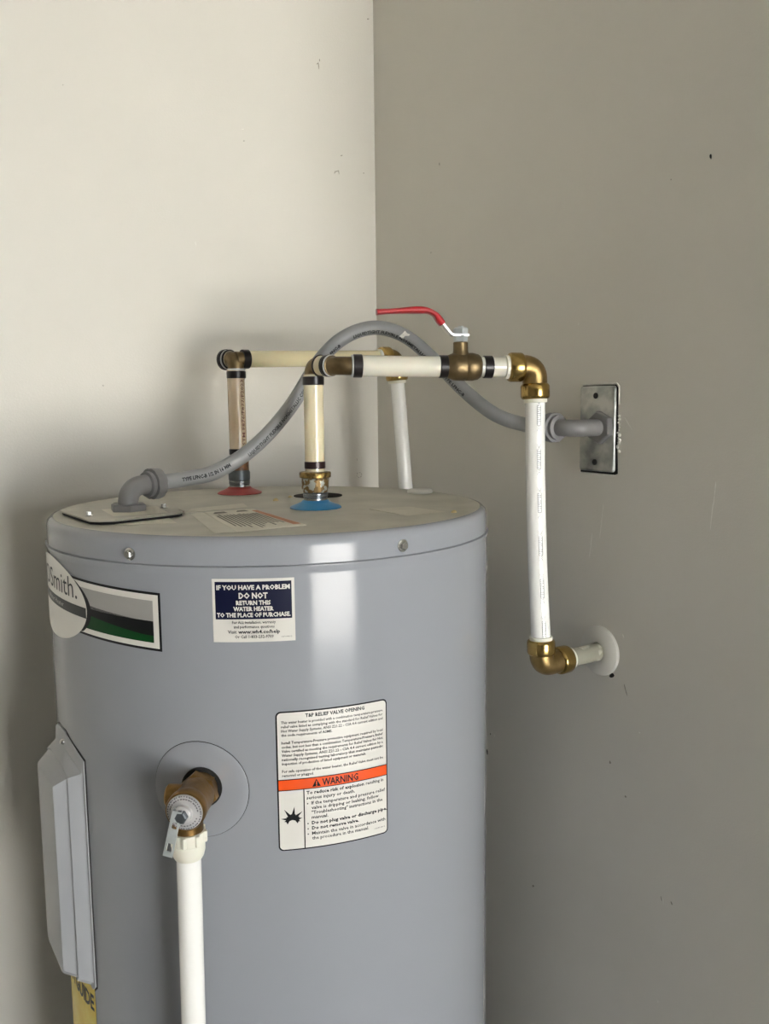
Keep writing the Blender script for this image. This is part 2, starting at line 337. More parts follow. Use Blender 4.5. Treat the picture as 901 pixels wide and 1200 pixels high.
line(m, mp3, '100331812', W-.0040, .0075, .0020, .0120, 'R')
obj('lower_text', m, INK, wl, smooth=False)
m = MB(); cx, cy = .0142, .0325       # the burst pictogram
tips = [(195,.0085,.0050),(172,.0115,.0045),(150,.0072,.0045),(122,.0150,.0045),(100,.0070,.0045),(82,.0155,.0045),(65,.0072,.0045),(42,.0135,.0045),(22,.0080,.0045),(5,.0098,.0050),(-20,.0085,.0045)]
for a, r1, r0 in tips:
    a1 = R(a); poly(m, mp3, [(cx+r0*math.cos(a1-.45), cy+r0*.8*math.sin(a1-.45)), (cx+r1*math.cos(a1), cy+r1*.85*math.sin(a1)), (cx+r0*math.cos(a1+.45), cy+r0*.8*math.sin(a1+.45))])
poly(m, mp3, [(cx-.0068,cy-.0012),(cx-.0048,cy-.0048),(cx-.003,cy-.0015),(cx,cy-.0005),(cx+.003,cy-.0015),(cx+.005,cy-.0045),(cx+.0068,cy-.001),(cx+.004,cy+.004),(cx-.004,cy+.004)])
obj('burst_symbol', m, LABELB, wl, smooth=False)

# --- maker's label, wrapped round the left side
A0, Z0 = -139.5, 1.3860; LW = .30; TL = -.045
def bmap(e): return jmap(A0, Z0, e, TL)
LH = .0585
m = MB(); grid(m, bmap(.0004), -LW, 0, 0, LH, 40); bl = obj('maker_label', m, LABELB, heater)
bl['label'] = 'black, grey and green maker label with a white oval on the jacket'
m = MB(); grid(m, bmap(.0006), -LW+.0025, .0025, -.0025, LH-.0025, 40); obj('label_border', m, LABELW, bl)
gx0, gx1 = -LW+.008, -.0085
m = MB(); grid(m, bmap(.0008), gx0, .0295, gx1, LH-.0085, 40); obj('grey_stripe', m, LGREY, bl)
xs = [gx0 + (gx1-gx0)*k/40 for k in range(41)]
m = MB(); strip(m, bmap(.0008), [(x, .0150 + .0060*max(0, -x-.02)/.06) for x in xs], [(x, .0297 + .003*max(0, -x-.03)/.06) for x in xs]); obj('black_stripe', m, LABELB, bl)
m = MB(); strip(m, bmap(.0009), [(x, .0080) for x in xs], [(x, .0152 + .0060*max(0, -x-.02)/.06) for x in xs]); obj('green_stripe', m, GREEN, bl)
OX, OY, OA, OB = -.1890, .0260, .0900, .0440
def ell(cx, cy, a, b, n=48):
    lo = []; hi = []
    for k in range(n+1):
        t = math.pi*(1 - k/n); lo.append((cx+a*math.cos(t), cy-b*math.sin(t))); hi.append((cx+a*math.cos(t), cy+b*math.sin(t)))
    return lo, hi
lo, hi = ell(OX+.007, OY, OA, OB-.004)
m = MB(); strip(m, bmap(.0010), [(x, max(y, .003)) for x, y in lo], [(x, min(y, LH-.003)) for x, y in hi]); obj('oval_shadow', m, LABELB, bl)
m = MB(); strip(m, bmap(.0012), *ell(OX, OY, OA, OB)); obj('oval', m, LABELW, bl)
def cut_band(y0, y1, n=40):
    lo = []; hi = []
    for k in range(n+1):
        x = OX - OA*.985 + OA*1.97*k/n; lo.append((x, y0)); hi.append((x, y1))
    return lo, hi
m = MB(); strip(m, bmap(.0014), *cut_band(.0180, .0290)); ob = obj('oval_band', m, LDARK, bl)
m = MB(); line(m, bmap(.0015), 'AOSmith.', OX+.073, .0358, .0310, .1270, 'R', .0, res=3); obj('maker_name', m, INK, bl, smooth=False)
m = MB(); line(m, bmap(.0016), 'Water Heater', OX+.040, .0212, .0075, .0560, 'R', .0); obj('band_lettering', m, LGREY, bl, smooth=False)

# --- round hatch round the relief valve
def disc_on_jacket(ac, zc, r, e, n=48, hole=0.0):
    f = jmap(ac, zc, e); m = MB(); rings = []
    for rr, ee in ((r, -.0005), (r, e), (r*.985, e + .0004), (max(hole, .002), e + .0004)):
        g = jmap(ac, zc, ee); rings.append([g(rr*math.cos(2*math.pi*k/n), rr*math.sin(2*math.pi*k/n)) for k in range(n)])
    # extra rings so that the plate follows the curve
    last = rings.pop(); g = jmap(ac, zc, e + .0004)
    for q in (.8, .6, .45): rings.append([g(r*q*math.cos(2*math.pi*k/n), r*q*math.sin(2*math.pi*k/n)) for k in range(n)])
    if hole < r*.44: rings.append(last)
    m.rings(rings, False, True); return m
m = MB(); 
g = jmap(-132.0, 1.2485, .0002)
obj('hatch_gap', disc_on_jacket(-132.0, 1.2485, .0495, .0001), DARK, heater)
obj('valve_hatch', disc_on_jacket(-132.0, 1.2485, .0489, .0008), ENAMEL, heater)
VA, VZ = -131.5, 1.2515
obj('valve_hole', MB().lathe(on_jacket(VA, VZ, .0), radial(-127.5), [(.0205,-.004),(.0205,.0030),(.0195,.0030)], 32), DARK, heater)

# --- access cover on the left flank
UC = .003
def cov(u, w, z): return (HX - HR - w, HY - u, z)
def cyl_w(u): return -(HR - math.sqrt(HR*HR - u*u))
def outline(a, zb, zt, ch, czt, w):
    """hexagonal-ish outline: half width a, bottom/top z, top corners chamfered by ch (across) x czt (down), bottoms by 0.006"""
    p = [(-a, zb+.006), (-a+.006, zb), (a-.006, zb), (a, zb+.006), (a, zt-czt), (a-ch*.35, zt-czt*.62), (a-ch, zt-.0015), (a-ch-.004, zt), (-a+ch+.004, zt), (-a+ch, zt-.0015), (-a+ch*.35, zt-czt*.62), (-a, zt-czt)]
    return [cov(UC+u, (cyl_w(UC+u)+.0012 if w is None else w(u)), z) for u, z in p]
rings = [outline(.0625, .985, 1.2695, .045, .020, lambda u: cyl_w(UC+u)-.0005), outline(.0625, .985, 1.2695, .045, .020, lambda u: cyl_w(UC+u)+.0016),
         outline(.0600, .9885, 1.2640, .044, .020, lambda u: cyl_w(UC+u)+.0020), outline(.0592, .9900, 1.2520, .040, .016, lambda u: max(-.0045, cyl_w(UC+u)+.0026)), outline(.0586, .9904, 1.2500, .038, .015, lambda u: max(-.0030, cyl_w(UC+u)+.0036)),
         outline(.0512, .9940, 1.2375, .016, .007, lambda u: .0080), outline(.0504, .9946, 1.2362, .015, .006, lambda u: .0084), outline(.0484, .9960, 1.2345, .013, .005, lambda u: .0072), outline(.0468, .9968, 1.2330, .012, .005, lambda u: .0094),
         outline(.0405, 1.001, 1.2240, .009, .003, lambda u: .0196), outline(.0395, 1.0025, 1.2225, .009, .003, lambda u: .0212), outline(.0375, 1.005, 1.2205, .008, .003, lambda u: .0220)]
m = MB(); m.rings(rings, False, True)
cover = obj('access_cover', m, COVER, heater, ang=28); cover['label'] = 'pale grey stamped access cover on the left flank'
m = MB(); m.rings([outline(.0640, .9835, 1.2715, .045, .020, lambda u: cyl_w(UC+u)-.0008), outline(.0640, .9835, 1.2715, .045, .020, lambda u: cyl_w(UC+u)+.0006)], False, True); obj('cover_gap', m, DARK, heater)
p = Vector(cov(.013, cyl_w(.013)+.001, 1.2570)); obj('cover_screw', MB().lathe(p, (-1,-.1,0), [(.0035,0),(.0035,.002),(.002,.0045)], 14), STEEL, cover)
# --- yellow energy label below it
f0 = jmap(180.0, .60, .0005); m = MB(); grid(m, f0, -.075, 0, .0620, .395, 16); yl = obj('energy_label', m, YELLOW, heater); yl['label'] = 'yellow energy label below the access cover'
m = MB(); line(m, jmap(180.0, .60, .0008), 'ENERGYGUIDE', .0590, .3585, .0260, .128, 'R', .03, res=2); obj('energy_lettering', m, LABELB, yl, smooth=False)

# --- on top of the tank
def topmap(e): return lambda x, y: (x, y, HT + e)
def sheet(mb, pts, e0, e1):
    mb.rings([[(x, y, HT+e0) for x, y in pts], [(x, y, HT+e1) for x, y in pts]], True, True); return mb
def lerp(a, b, t): return (a[0]+(b[0]-a[0])*t, a[1]+(b[1]-a[1])*t)
q = [(.3398,.8174),(.4181,.8212),(.4305,.9848),(.3700,.9889)]        # corners: near left, near right, far right, far left
m = sheet(MB(), [(.318,.822),(.345,.8165),(.378,.985),(.3532,.9860)], .0000, .0004); obj('under_label', m, PAPER2, heater, smooth=False)
m = sheet(MB(), q, .0000, .0008); tl = obj('top_label', m, PAPER, heater, smooth=False); tl['label'] = 'dusty printed instruction sheet with an orange edge on the tank top'
q2 = [lerp(q[0],q[1],.86), lerp(q[0],q[1],.98), lerp(q[3],q[2],.985), lerp(q[3],q[2],.87)]
q2 = [(p[0], p[1]) for p in q2]; m = MB(); poly(m, topmap(.0011), [lerp(q2[0],q2[3],.06), lerp(q2[1],q2[2],.06), lerp(q2[1],q2[2],.9), lerp(q2[0],q2[3],.9)]); obj('orange_edge', m, STRIPE, tl, smooth=False)
m = MB()
for k in range(13):
    t = .10 + k*.060; a = lerp(lerp(q[0],q[3],.05), lerp(q[1],q[2],.05), t); b = lerp(lerp(q[0],q[3],.80), lerp(q[1],q[2],.80), t)
    j0, j1 = random.random()*.25, 1 - random.random()*.10; a, b = lerp(a, b, j0), lerp(a, b, j1); dx = .0011
    poly(m, topmap(.0011), [(a[0]-dx, a[1]), (a[0]+dx, a[1]), (b[0]+dx, b[1]), (b[0]-dx, b[1])])
for t0, t1, s0, s1 in [(.10,.38,.86,.94),(.55,.80,.87,.95)]:
    f = lambda t, s: lerp(lerp(q[0],q[1],t), lerp(q[3],q[2],t), s)
    poly(m, topmap(.0011), [f(t0,s0), f(t1,s0), f(t1-.02,s1), f(t0+.08,s1)])
obj('print_lines', m, DUSTINK, tl, smooth=False)
obj('back_label', sheet(MB(), [(.352,1.000),(.436,1.0137),(.4466,1.052),(.372,1.0353)], 0, .0004), PAPER2, heater, smooth=False)
obj('front_label', sheet(MB(), [(.5451,.8236),(.5997,.826),(.5948,.8929),(.5425,.9001)], 0, .0004), PAPER2, heater, smooth=False)
obj('side_label', sheet(MB(), [(.2553,.9391),(.3137,.9206),(.335,1.060),(.262,1.062)], 0, .0004), PAPER, heater, smooth=False)
# wiring cover plate under the elbow
jp = [(.2330,.9640),(.2410,.9540),(.2560,.9480),(.2910,.9560),(.3200,.9630),(.3345,.9690),(.3424,.9800),(.3440,1.0000),(.3440,1.075),(.338,1.085),(.245,1.092),(.2290,1.0800),(.2274,1.0650)]
m = MB(); m.rings([[(x, y, HT+.0032) for x, y in jp], [(x, y, HT+.0046) for x, y in jp], [(.29+(x-.29)*.97, 1.02+(y-1.02)*.97, HT+.0052) for x, y in jp]], True, True)
wc = obj('wiring_cover', m, DUSTY, heater, smooth=False); wc['label'] = 'thin wiring cover plate under the conduit elbow'
m = MB(); m.rings([[(.29+(x-.29)*.975, 1.02+(y-1.02)*.975, HT+.0001) for x, y in jp], [(.29+(x-.29)*.975, 1.02+(y-1.02)*.975, HT+.0033) for x, y in jp]], False, False); obj('cover_gap', m, DARK, wc, smooth=False)  # near-black skirt: the shade in the gap under the plate, put in as colour
obj('cover_edge', MB().tube([(x, y, HT+.0046) for x, y in jp[2:8]], .0008, 8), STEEL, wc)
m = MB(); poly(m, topmap(.0056), [(.262,.975),(.322,.972),(.332,1.045),(.268,1.050)]); obj('cover_label', m, PAPER, wc, smooth=False)
for x, y in [(.2420,1.000),(.2933,1.079),(.3340,1.024)]:
    obj('cover_screw', MB().lathe((x,y,HT+.0045), (0,0,1), [(.0045,0),(.0048,.001),(.0034,.0016)], 16).lathe((x,y,HT+.006), (0,0,1), [(.0030,0),(.0030,.0038)], 6), STEEL, wc, ang=25)
obj('port_plug', MB().lathe((.7027,1.0287,HT), (0,0,1), [(.0175,-.001),(.0180,.002),(.0165,.0045),(.010,.0050),(.001,.0050)], 28), WHITEPL, heater)
obj('port_cap', MB().lathe((.5665,1.0760,HT), (0,0,1), [(.0330,-.001),(.0330,.0010),(.026,.0020),(.001,.0020)], 36), RUBBER, heater)
def nipple(x, y, pl, nm, lab):
    h = obj(nm, MB().lathe((x,y,HT), (0,0,1), [(.0142,0),(.0142,.0125),(.0136,.0128),(.0150,.0140),(.0150,.0152),(.0138,.0158),(.0150,.0166),(.0150,.0178),(.0138,.0184),(.0146,.0192),(.0146,.0210)], 28), GALV, heater)
    h['label'] = lab
    obj('flange', MB().lathe((x,y,HT), (0,0,1), [(.0305,-.0005),(.0318,.0010),(.0300,.0024),(.0230,.0050),(.0180,.0072),(.0160,.0092),(.0143,.0100)], 14, True, False, .2), pl, h, ang=20)
    obj('thread', MB().lathe((x,y,HT+.0132), (0,0,1), [(.0147,0)] + [(.0152 if k % 2 else .0143, .0004+k*.0009) for k in range(8)], 28), THREAD, h)
CX, CY = .4992, .9544
RX, RY = .4946, 1.1763
nipple(CX, CY, BLUEPL, 'cold_nipple', 'blue flanged cold water nipple'); nipple(RX, RY, REDPL, 'hot_nipple', 'red flanged hot water nipple')

# ------------------------------------------------------------------ plumbing helpers
def ring_on(parent, p, d, r, L, mt, name='crimp_ring'):
    p = Vector(p); d = Vector(d).normalized()
    return obj(name, MB().lathe(p - d*L/2, d, [(r-.0006,0),(r,.0006),(r,L-.0006),(r-.0006,L)], 32), mt, parent)
def pipe(parent, a, b, r, mt, name='pipe'):
    return obj(name, MB().tube([a, b], r, 32), mt, parent)
def elbow(parent, a, c, b, r, mt, rc, Lc, name='elbow', rad=None):
    a, c, b = Vector(a), Vector(c), Vector(b)
    m = MB().tube(bend(a, c, b, rad or r*1.15, 10), r, 28)
    for e in (a, b):
        d = (e - c).normalized(); m.lathe(e - d*Lc, d, [(r*.95,0),(rc,.0006),(rc,Lc-.0006),(rc-.0006,Lc)], 28)
    return obj(name, m, mt, parent)
def push_elbow(parent, c, d1, d2, n1, n2, name='push_elbow', lab=None):
    c = Vector(c); d1 = Vector(d1).normalized(); d2 = Vector(d2).normalized()
    e = obj(name, MB().tube(bend(c + d1*n1, c, c + d2*n2, .0140, 10), .0146, 28), BRASSD, parent)
    if lab: e['label'] = lab
    for d, n in ((d1, n1), (d2, n2)):
        obj('collar', MB().lathe(c + d*(n-.001), d, [(.0148,0),(.0158,.0008),(.0168,.0022),(.0172,.0035),(.0172,.0150),(.0164,.0172),(.0152,.0182),(.0140,.0184)], 36), BRASS, e)
        obj('release_ring', MB().lathe(c + d*(n+.0165), d, [(.0138,0),(.0138,.0048),(.0128,.0052)], 32), CPVC, e)
    return e

# ------------------------------------------------------------------ cold water line
cold = thing('cold_water_line', 'cold water piping from the blue nipple across to the round wall flange', 'pipe', (CX, CY, HT+.019))
Z = lambda h: HT + h
A = Vector((CX, CY, 1.6700)); B = Vector((.5080, .9050, 1.6680)); E = Vector((.7200, .8120, 1.6650))
cp = obj('union_coupling', MB().lathe((CX,CY,Z(.0185)), (0,0,1), [(.0140,0),(.0158,.0012),(.0163,.004),(.0166,.010),(.0163,.0165),(.0160,.0178)], 10, True, True).lathe((CX,CY,Z(.0205)), (0,0,1), [(.0160,0),(.0166,.003),(.0166,.0145)], 32), CRUST, cold); cp['label'] = 'bronze coupling crusted with pale mineral deposit'
obj('coupling_nut', MB().lathe((CX,CY,Z(.0362)), (0,0,1), [(.0168,0),(.0190,.0012),(.0193,.0060),(.0184,.0075),(.0125,.0080)], 32), GOLDCRUST, cp)
pipe(cold, (CX,CY,Z(.043)), (CX,CY,1.6595), .0118, PEXT, 'upright_pipe')
ring_on(cold, (CX,CY,1.5520), (0,0,1), .0127, .0085, BROWNRING); ring_on(cold, (CX,CY,1.6520), (0,0,1), .0131, .0100, BLACKRING)
sd = (B - A).normalized(); rd = (E - B).normalized()
elbow(cold, A - Vector((0,0,.0130)), A, A + sd*.0120, .0106, BRONZE, .0117, .0026)
pipe(cold, A + sd*.012, B - sd*.0145, .0118, PEXT, 'short_pipe')
ring_on(cold, A + sd*.0140, sd, .0129, .0030, BLACKRING); ring_on(cold, B - sd*.0205, sd, .0130, .0060, BLACKRING); ring_on(cold, B - sd*.0158, sd, .0127, .0022, CLEAR, 'pale_ring')
elbow(cold, B - sd*.0150, B, B + rd*.0220, .0106, BRONZE, .0118, .0024, rad=.0135)
L = (E - B).length
def on_run(px): return B + rd*(L*(px - 398.5)/227.8)
pipe(cold, B + rd*.0200, on_run(523), .0121, PEXR, 'run_pipe')
ring_on(cold, on_run(412.6), rd, .0127, .0022, CLEAR, 'pale_ring')
ring_on(cold, on_run(418.6), rd, .0134, .0105, BLACKRING); ring_on(cold, on_run(517.5), rd, .0133, .0100, BLACKRING); ring_on(cold, on_run(523.5), rd, .0126, .0018, CLEAR, 'pale_ring')
pipe(cold, on_run(559), E - rd*.0300, .0119, PEXR, 'run_pipe'); ring_on(cold, on_run(570), rd, .0132, .0105, BLACKRING)
LE = Vector((.7218, .7960, 1.3060))
dn = (LE - E).normalized()
push_elbow(cold, E, -rd, dn, .0150, .0200, lab='upper brass push elbow at the end of the run')
push_elbow(cold, LE, -dn, (1, 0.0, .02), .0140, .0260, lab='lower brass push elbow beside the wall flange')
mid = E + dn*.18 + Vector((-.0030, 0, 0))
rp = catmull([E + dn*.034, E + dn*.10 + Vector((-.0022,0,0)), mid, E + dn*.26 + Vector((-.0022,0,0)), LE - dn*.030], 8)
riser = obj('riser_pipe', MB().tube(rp, .0117, 32), PEXW, cold); riser['label'] = 'long white vertical pipe between the two brass push elbows'
st = obj('stub_pipe', MB().tube([LE + Vector((.042,0,.0008)), (XR + .02, LE.y, LE.z + .0020)], .0116, 28), CLEARPIPE, cold); st['label'] = 'short pale taped pipe stub entering the wall flange'
# faint print down the white riser
rfr = []; 
def tube_map(path, r, e=.0003, ref=None, phi=0.0):
    """x = distance along the path, y = distance round it from the line that faces ref, rotated by phi"""
    P = [Vector(p) for p in path]; cum = [0.0]
    for i in range(1, len(P)): cum.append(cum[-1] + (P[i]-P[i-1]).length)
    def f(x, y):
        x = max(0.0, min(cum[-1]*.9999, x)); i = 0
        lo_, hi_ = 0, len(cum)-1
        while hi_ - lo_ > 1:
            md = (lo_+hi_)//2
            if cum[md] <= x: lo_ = md
            else: hi_ = md
        i = lo_; t = (x-cum[i])/(cum[i+1]-cum[i]); p = P[i].lerp(P[i+1], t)
        t0 = (P[min(i+1,len(P)-1)]-P[max(i-1,0)]).normalized(); t1 = (P[min(i+2,len(P)-1)]-P[i]).normalized(); T_ = t0.lerp(t1, t).normalized()
        n = Vector(ref) - p; n = (n - T_*n.dot(T_)).normalized(); b = T_.cross(n); a = phi - y/r
        return tuple(p + (n*math.cos(a) + b*math.sin(a))*(r+e))
    return f
CAMP = (0.05, 0.0, 1.6)
f = tube_map(rp, .0117, .00025, CAMP, R(-20)); m = MB()
for k in range(6):
    x0 = .004 + k*.0515
    for yy in (-.0021, .0021): strip(m, f, [(x0+.0075+.0225*j/6, yy-.0003) for j in range(7)], [(x0+.0075+.0225*j/6, yy+.0003) for j in range(7)])
    for j in range(11):
        xx = x0 + .0075 + .00225*j; y0, y1 = (-.0021, .0021) if j % 3 else (-.0021, .0004); poly(m, f, [(xx, y0), (xx+.0007, y0), (xx+.0007, y1), (xx, y1)])
    for xx, sg in ((x0+.0072, -1), (x0+.0303, 1)): poly(m, f, [(xx, -.0018), (xx+sg*.0005, -.0018), (xx+sg*.0032, .0016), (xx+sg*.0027, .0016)]); poly(m, f, [(xx, .0018), (xx+sg*.0005, .0018), (xx+sg*.0032, -.0016), (xx+sg*.0027, -.0016)])
    for s, xx in ((1, x0+.001), (-1, x0+.0375)):
        pts = [(xx + s*.0030*math.sin(math.pi*j/8), -.0024 + .0048*j/8) for j in range(9)]
        strip(m, f, pts, [(x + s*.0006, y) for x, y in pts])
obj('faint_print', m, INKF, riser, smooth=False)
esc = thing('wall_flange', 'round white flange on the right wall where the pipe stub enters', 'flange', (XR, LE.y, LE.z + .002))
obj('flange_disc', MB().lathe((XR,LE.y,LE.z+.002), (-1,0,0), [(.0318,.0002),(.0320,.0020),(.0312,.0042),(.0280,.0062),(.0200,.0078),(.0150,.0082),(.0124,.0080),(.0124,.0030)], 48, False, False), WHITEPL, esc)

# ------------------------------------------------------------------ ball valve in the run
vc = on_run(541); bv = thing('ball_valve', 'bronze ball valve with a red lever handle in the cold run', 'valve', tuple(vc - rd*.02))
h = .0212
obj('body', MB().lathe(vc - rd*h, rd, [(.0112,0),(.0125,.0008),(.0142,.0050),(.0158,.0090),(.0163,.0125),(.0163,.0225),(.0159,.0235),(.0163,.0242),(.0163,.0320),(.0148,.0385),(.0128,.0415),(.0112,.0424)], 40), BRONZE, bv)
sc = vc - rd*.0030
neck = obj('bonnet', MB().lathe(sc + Vector((0,0,.0125)), (0,0,1), [(.0100,0),(.0092,.0040),(.0088,.0060),(.0088,.0150),(.0080,.0160)], 24), BRONZE, bv)
obj('packing_nut', MB().lathe(sc + Vector((0,0,.0285)), (0,0,1), [(.0076,0),(.0084,.0010),(.0084,.0070),(.0070,.0080)], 6, ph=.3), ZINC, neck, ang=20)
obj('stem_nut', MB().lathe(sc + Vector((0,0,.0370)), (0,0,1), [(.0060,0),(.0088,.0008),(.0092,.0064),(.0072,.0082),(.0036,.0082),(.0036,.0098)], 6, ph=.1), ZINC, neck, ang=20)
sideN = rd.cross(Vector((0,0,1))).normalized()
def strap(path, w, t, name, mt, parent, round_=False):
    path = [Vector(p) for p in path]; rs = []
    for i, p in enumerate(path):
        tg = (path[min(i+1,len(path)-1)] - path[max(i-1,0)]).normalized(); n = sideN.cross(tg).normalized()
        ww = w[i] if isinstance(w, list) else w; tt = t[i] if isinstance(t, list) else t
        if round_: rs.append([p + sideN*(ww*math.copysign(abs(math.cos(a))**.6, math.cos(a))) + n*(tt*math.copysign(abs(math.sin(a))**.8, math.sin(a))) for a in [2*math.pi*k/16 for k in range(16)]])
        else: rs.append([p + sideN*ww + n*tt, p - sideN*ww + n*tt, p - sideN*ww - n*tt, p + sideN*ww - n*tt])
    return obj(name, MB().rings(rs), mt, parent)
top = sc + Vector((0,0,.0362))
lv = strap(catmull([top + rd*.0085, top - rd*.0060, top - rd*.0115 + Vector((0,0,.0010)), top - rd*.0175 + Vector((0,0,.0075)), top - rd*.0250 + Vector((0,0,.0165))], 5), .0070, .0012, 'lever', STEEL, bv)
gp = catmull([top - rd*.0215 + Vector((0,0,.0125)), top - rd*.0262 + Vector((0,0,.0182)), top - rd*.0315 + Vector((0,0,.0240)), top - rd*.0400 + Vector((0,0,.0275)), top - rd*.0520 + Vector((0,0,.0280)), top - rd*.0720 + Vector((0,0,.0268)), top - rd*.0960 + Vector((0,0,.0250)), top - rd*.0985 + Vector((0,0,.0248))], 5)
n = len(gp); grip = strap(gp, [.0078 if i < n-4 else .0078*(.95, .8, .5, .2)[i-n+4] for i in range(n)], [.0036 + .0006*math.sin(i*.4) if i < n-4 else .0038*(1, .9, .75, .5)[i-n+4] for i in range(n)], 'grip', REDGRIP, lv, True); grip['label'] = 'red vinyl grip on the valve lever'

# ------------------------------------------------------------------ hot water line (behind)
hot = thing('hot_water_line', 'hot water piping from the red nipple along the back to a white drop pipe', 'pipe', (RX, RY, HT+.019))
RA = Vector((RX, RY, 1.6875)); HE = Vector((.7590, RY, 1.6935))
hd = (HE - RA).normalized()
obj('transition_fitting', MB().lathe((RX,RY,Z(.0190)), (0,0,1), [(.0140,0),(.0152,.0010),(.0152,.0110),(.0135,.0150),(.0135,.0300)], 28), THREAD, hot)
obj('stained_pipe_end', MB().lathe((RX,RY,Z(.0270)), (0,0,1), [(.0136,0),(.0139,.002),(.0139,.0250),(.0122,.0262)], 28), PEXRUST, hot)
up_ = pipe(hot, (RX,RY,Z(.045)), (RX-.0008,RY,1.6740), .0120, PEXTAN, 'upright_pipe'); up_['label'] = 'tan aged translucent upright pipe'
ring_on(hot, (RX,RY,1.5590), (0,0,1), .0131, .0080, BLACKRING); ring_on(hot, (RX,RY,1.6660), (0,0,1), .0134, .0100, BLACKRING); ring_on(hot, (RX,RY,1.6730), (0,0,1), .0128, .0030, CLEAR, 'pale_ring')
bk = Vector((-.25, 1, 0)).normalized()
m = MB().tube(bend(RA - Vector((0,0,.014)), RA, RA + bk*.016, .0125), .0114, 28); m.tube([RA, RA + hd*.013], .0105, 24); obj('elbow', m, BRONZE, hot)
pipe(hot, RA + bk*.012, RA + bk*.026, .0118, PEXT, 'short_pipe'); ring_on(hot, RA + bk*.0135, bk, .0140, .0022, BLACKRING); ring_on(hot, RA + bk*.0170, bk, .0138, .0030, CLEAR, 'pale_ring'); ring_on(hot, RA + bk*.0225, bk, .0146, .0060, BLACKRING)
pipe(hot, RA + hd*.012, HE - hd*.0300, .0116, PEXY, 'back_run_pipe'); ring_on(hot, RA + hd*.0140, hd, .0134, .0100, BLACKRING)
DR = Vector((.7700, 1.1680, 1.50)); dd = (DR - HE).normalized()
push_elbow(hot, HE, -hd, dd, .0110, .0175, lab='back brass push elbow above the white drop pipe')
pipe(hot, HE + dd*.020, HE + dd*1.3, .0112, PEXW, 'drop_pipe')
f = tube_map([(RX,RY,1.545),(RX,RY,1.60),(RX-.0008,RY,1.672)], .0120, .0003, CAMP, R(38)); m = MB()
line(m, f, 'ASTM F876/F877/F2023', .016, -.0028, .0075, .098, 'L', .01); obj('red_print', m, INKR, up_, smooth=False)

# ------------------------------------------------------------------ electrical conduit
cpts = [(.3240,1.0330,1.5335),(.3385,1.0370,1.5345),(.3700,1.0398,1.5370),(.4087,1.0396,1.5440),(.4594,1.0361,1.5738),(.5082,1.0362,1.6211),(.5522,1.0355,1.6810),(.5875,1.0297,1.7115),(.6267,1.0187,1.7235),(.6620,1.0010,1.7120),(.6929,.9767,1.6790),(.7203,.9477,1.6390),(.7449,.9159,1.6085),(.7640,.8800,1.5955),(.7702,.8500,1.5930),(.7705,.8300,1.5925)]
cpath = catmull(cpts, 10)
cd = thing('electrical_conduit', 'grey flexible conduit looping from the tank top to the steel wall plate', 'conduit', (.2911, 1.0186, HT+.0052))
hose = obj('hose', MB().tube(cpath, .0093, 24), PVC, cd)
for ph, body, x0, wd, b in [(6, 'TYPE LFNC-B 1/2 IN 16 MM', .036, .066, .02), (24, 'LIQUIDTIGHT FLEXIBLE NONMETALLIC CONDUIT', .128, .128, .015), (38, 'UL 1/2 IN LFNC-B', .268, .052, .02), (38, 'LIQUIDTIGHT FLEXIBLE NONMETALLIC CONDUIT TYPE LFNC-B', .342, .190, .015)]:
    m = MB(); line(m, tube_map(cpath, .0093, .0003, CAMP, R(ph)), body, x0, -.0012, .0059, wd, 'L', b + .025)
    obj('black_print', m, INK, hose, smooth=False)
m = MB(); g = tube_map(cpath, .0093, .0004, CAMP, R(-4)); poly(m, g, [(.412,-.004),(.418,-.0045),(.4195,.000),(.4235,.002),(.424,.0050),(.4200,.004),(.416,.0058),(.4145,.001)]); obj('paint_spot', m, CHIP, hose, smooth=False)
ep = catmull([(.2911,1.0186,HT+.0080),(.2913,1.0190,HT+.0170),(.2945,1.0205,HT+.0262),(.3025,1.0240,HT+.0320),(.3140,1.0290,HT+.0335),(.3230,1.0328,HT+.0335)], 6)
el = obj('elbow_fitting', MB().tube(ep, .0114, 28), PVCD, cd)
obj('lock_nut', MB().lathe((.2911,1.0186,HT+.0054), (0,0,1), [(.0200,0),(.0210,.0008),(.0210,.0070),(.0196,.0080)], 6, ph=.35), PVCD, el, ang=20)
def gland(p, d, parent):
    p = Vector(p); d = Vector(d).normalized()
    obj('socket', MB().lathe(p - d*.0085, d, [(.0116,0),(.0150,.0010),(.0152,.0055),(.0135,.0085)], 32), PVCD, parent)
    mb = MB(); n = 32; rs = []
    a = perp(d); b = d.cross(a)
    for r, t in [(.0158,-.0026),(.0185,-.0020),(.0188,.0060),(.0178,.0105),(.0140,.0135),(.0098,.0140)]:
        rs.append([p + d*t + (a*math.cos(2*math.pi*k/n) + b*math.sin(2*math.pi*k/n))*(r*(1 - (.045 if k % 4 == 0 and .0142 < r < .0189 else 0))) for k in range(n)])
    mb.rings(rs); obj('compression_nut', mb, PVCD, parent, ang=25)
gland((.3235,1.0330,1.5335), (1, .36, .03), el)
wp = catmull([(XR-.004,.797,1.592),(.7950,.797,1.592),(.7830,.7985,1.592),(.7745,.8045,1.592),(.7710,.8150,1.5922),(.7705,.8260,1.5924)], 6)
we = obj('elbow_fitting', MB().tube(wp, .0104, 28), PVCD, cd)
obj('lock_nut', MB().lathe((XR-.0042,.797,1.592), (-1,0,0), [(.0196,0),(.0205,.0008),(.0205,.0075),(.0188,.0088)], 6, ph=.1), PVCD, we, ang=20)
gland((.7704,.8300,1.5925), (0, 1, 0), we)

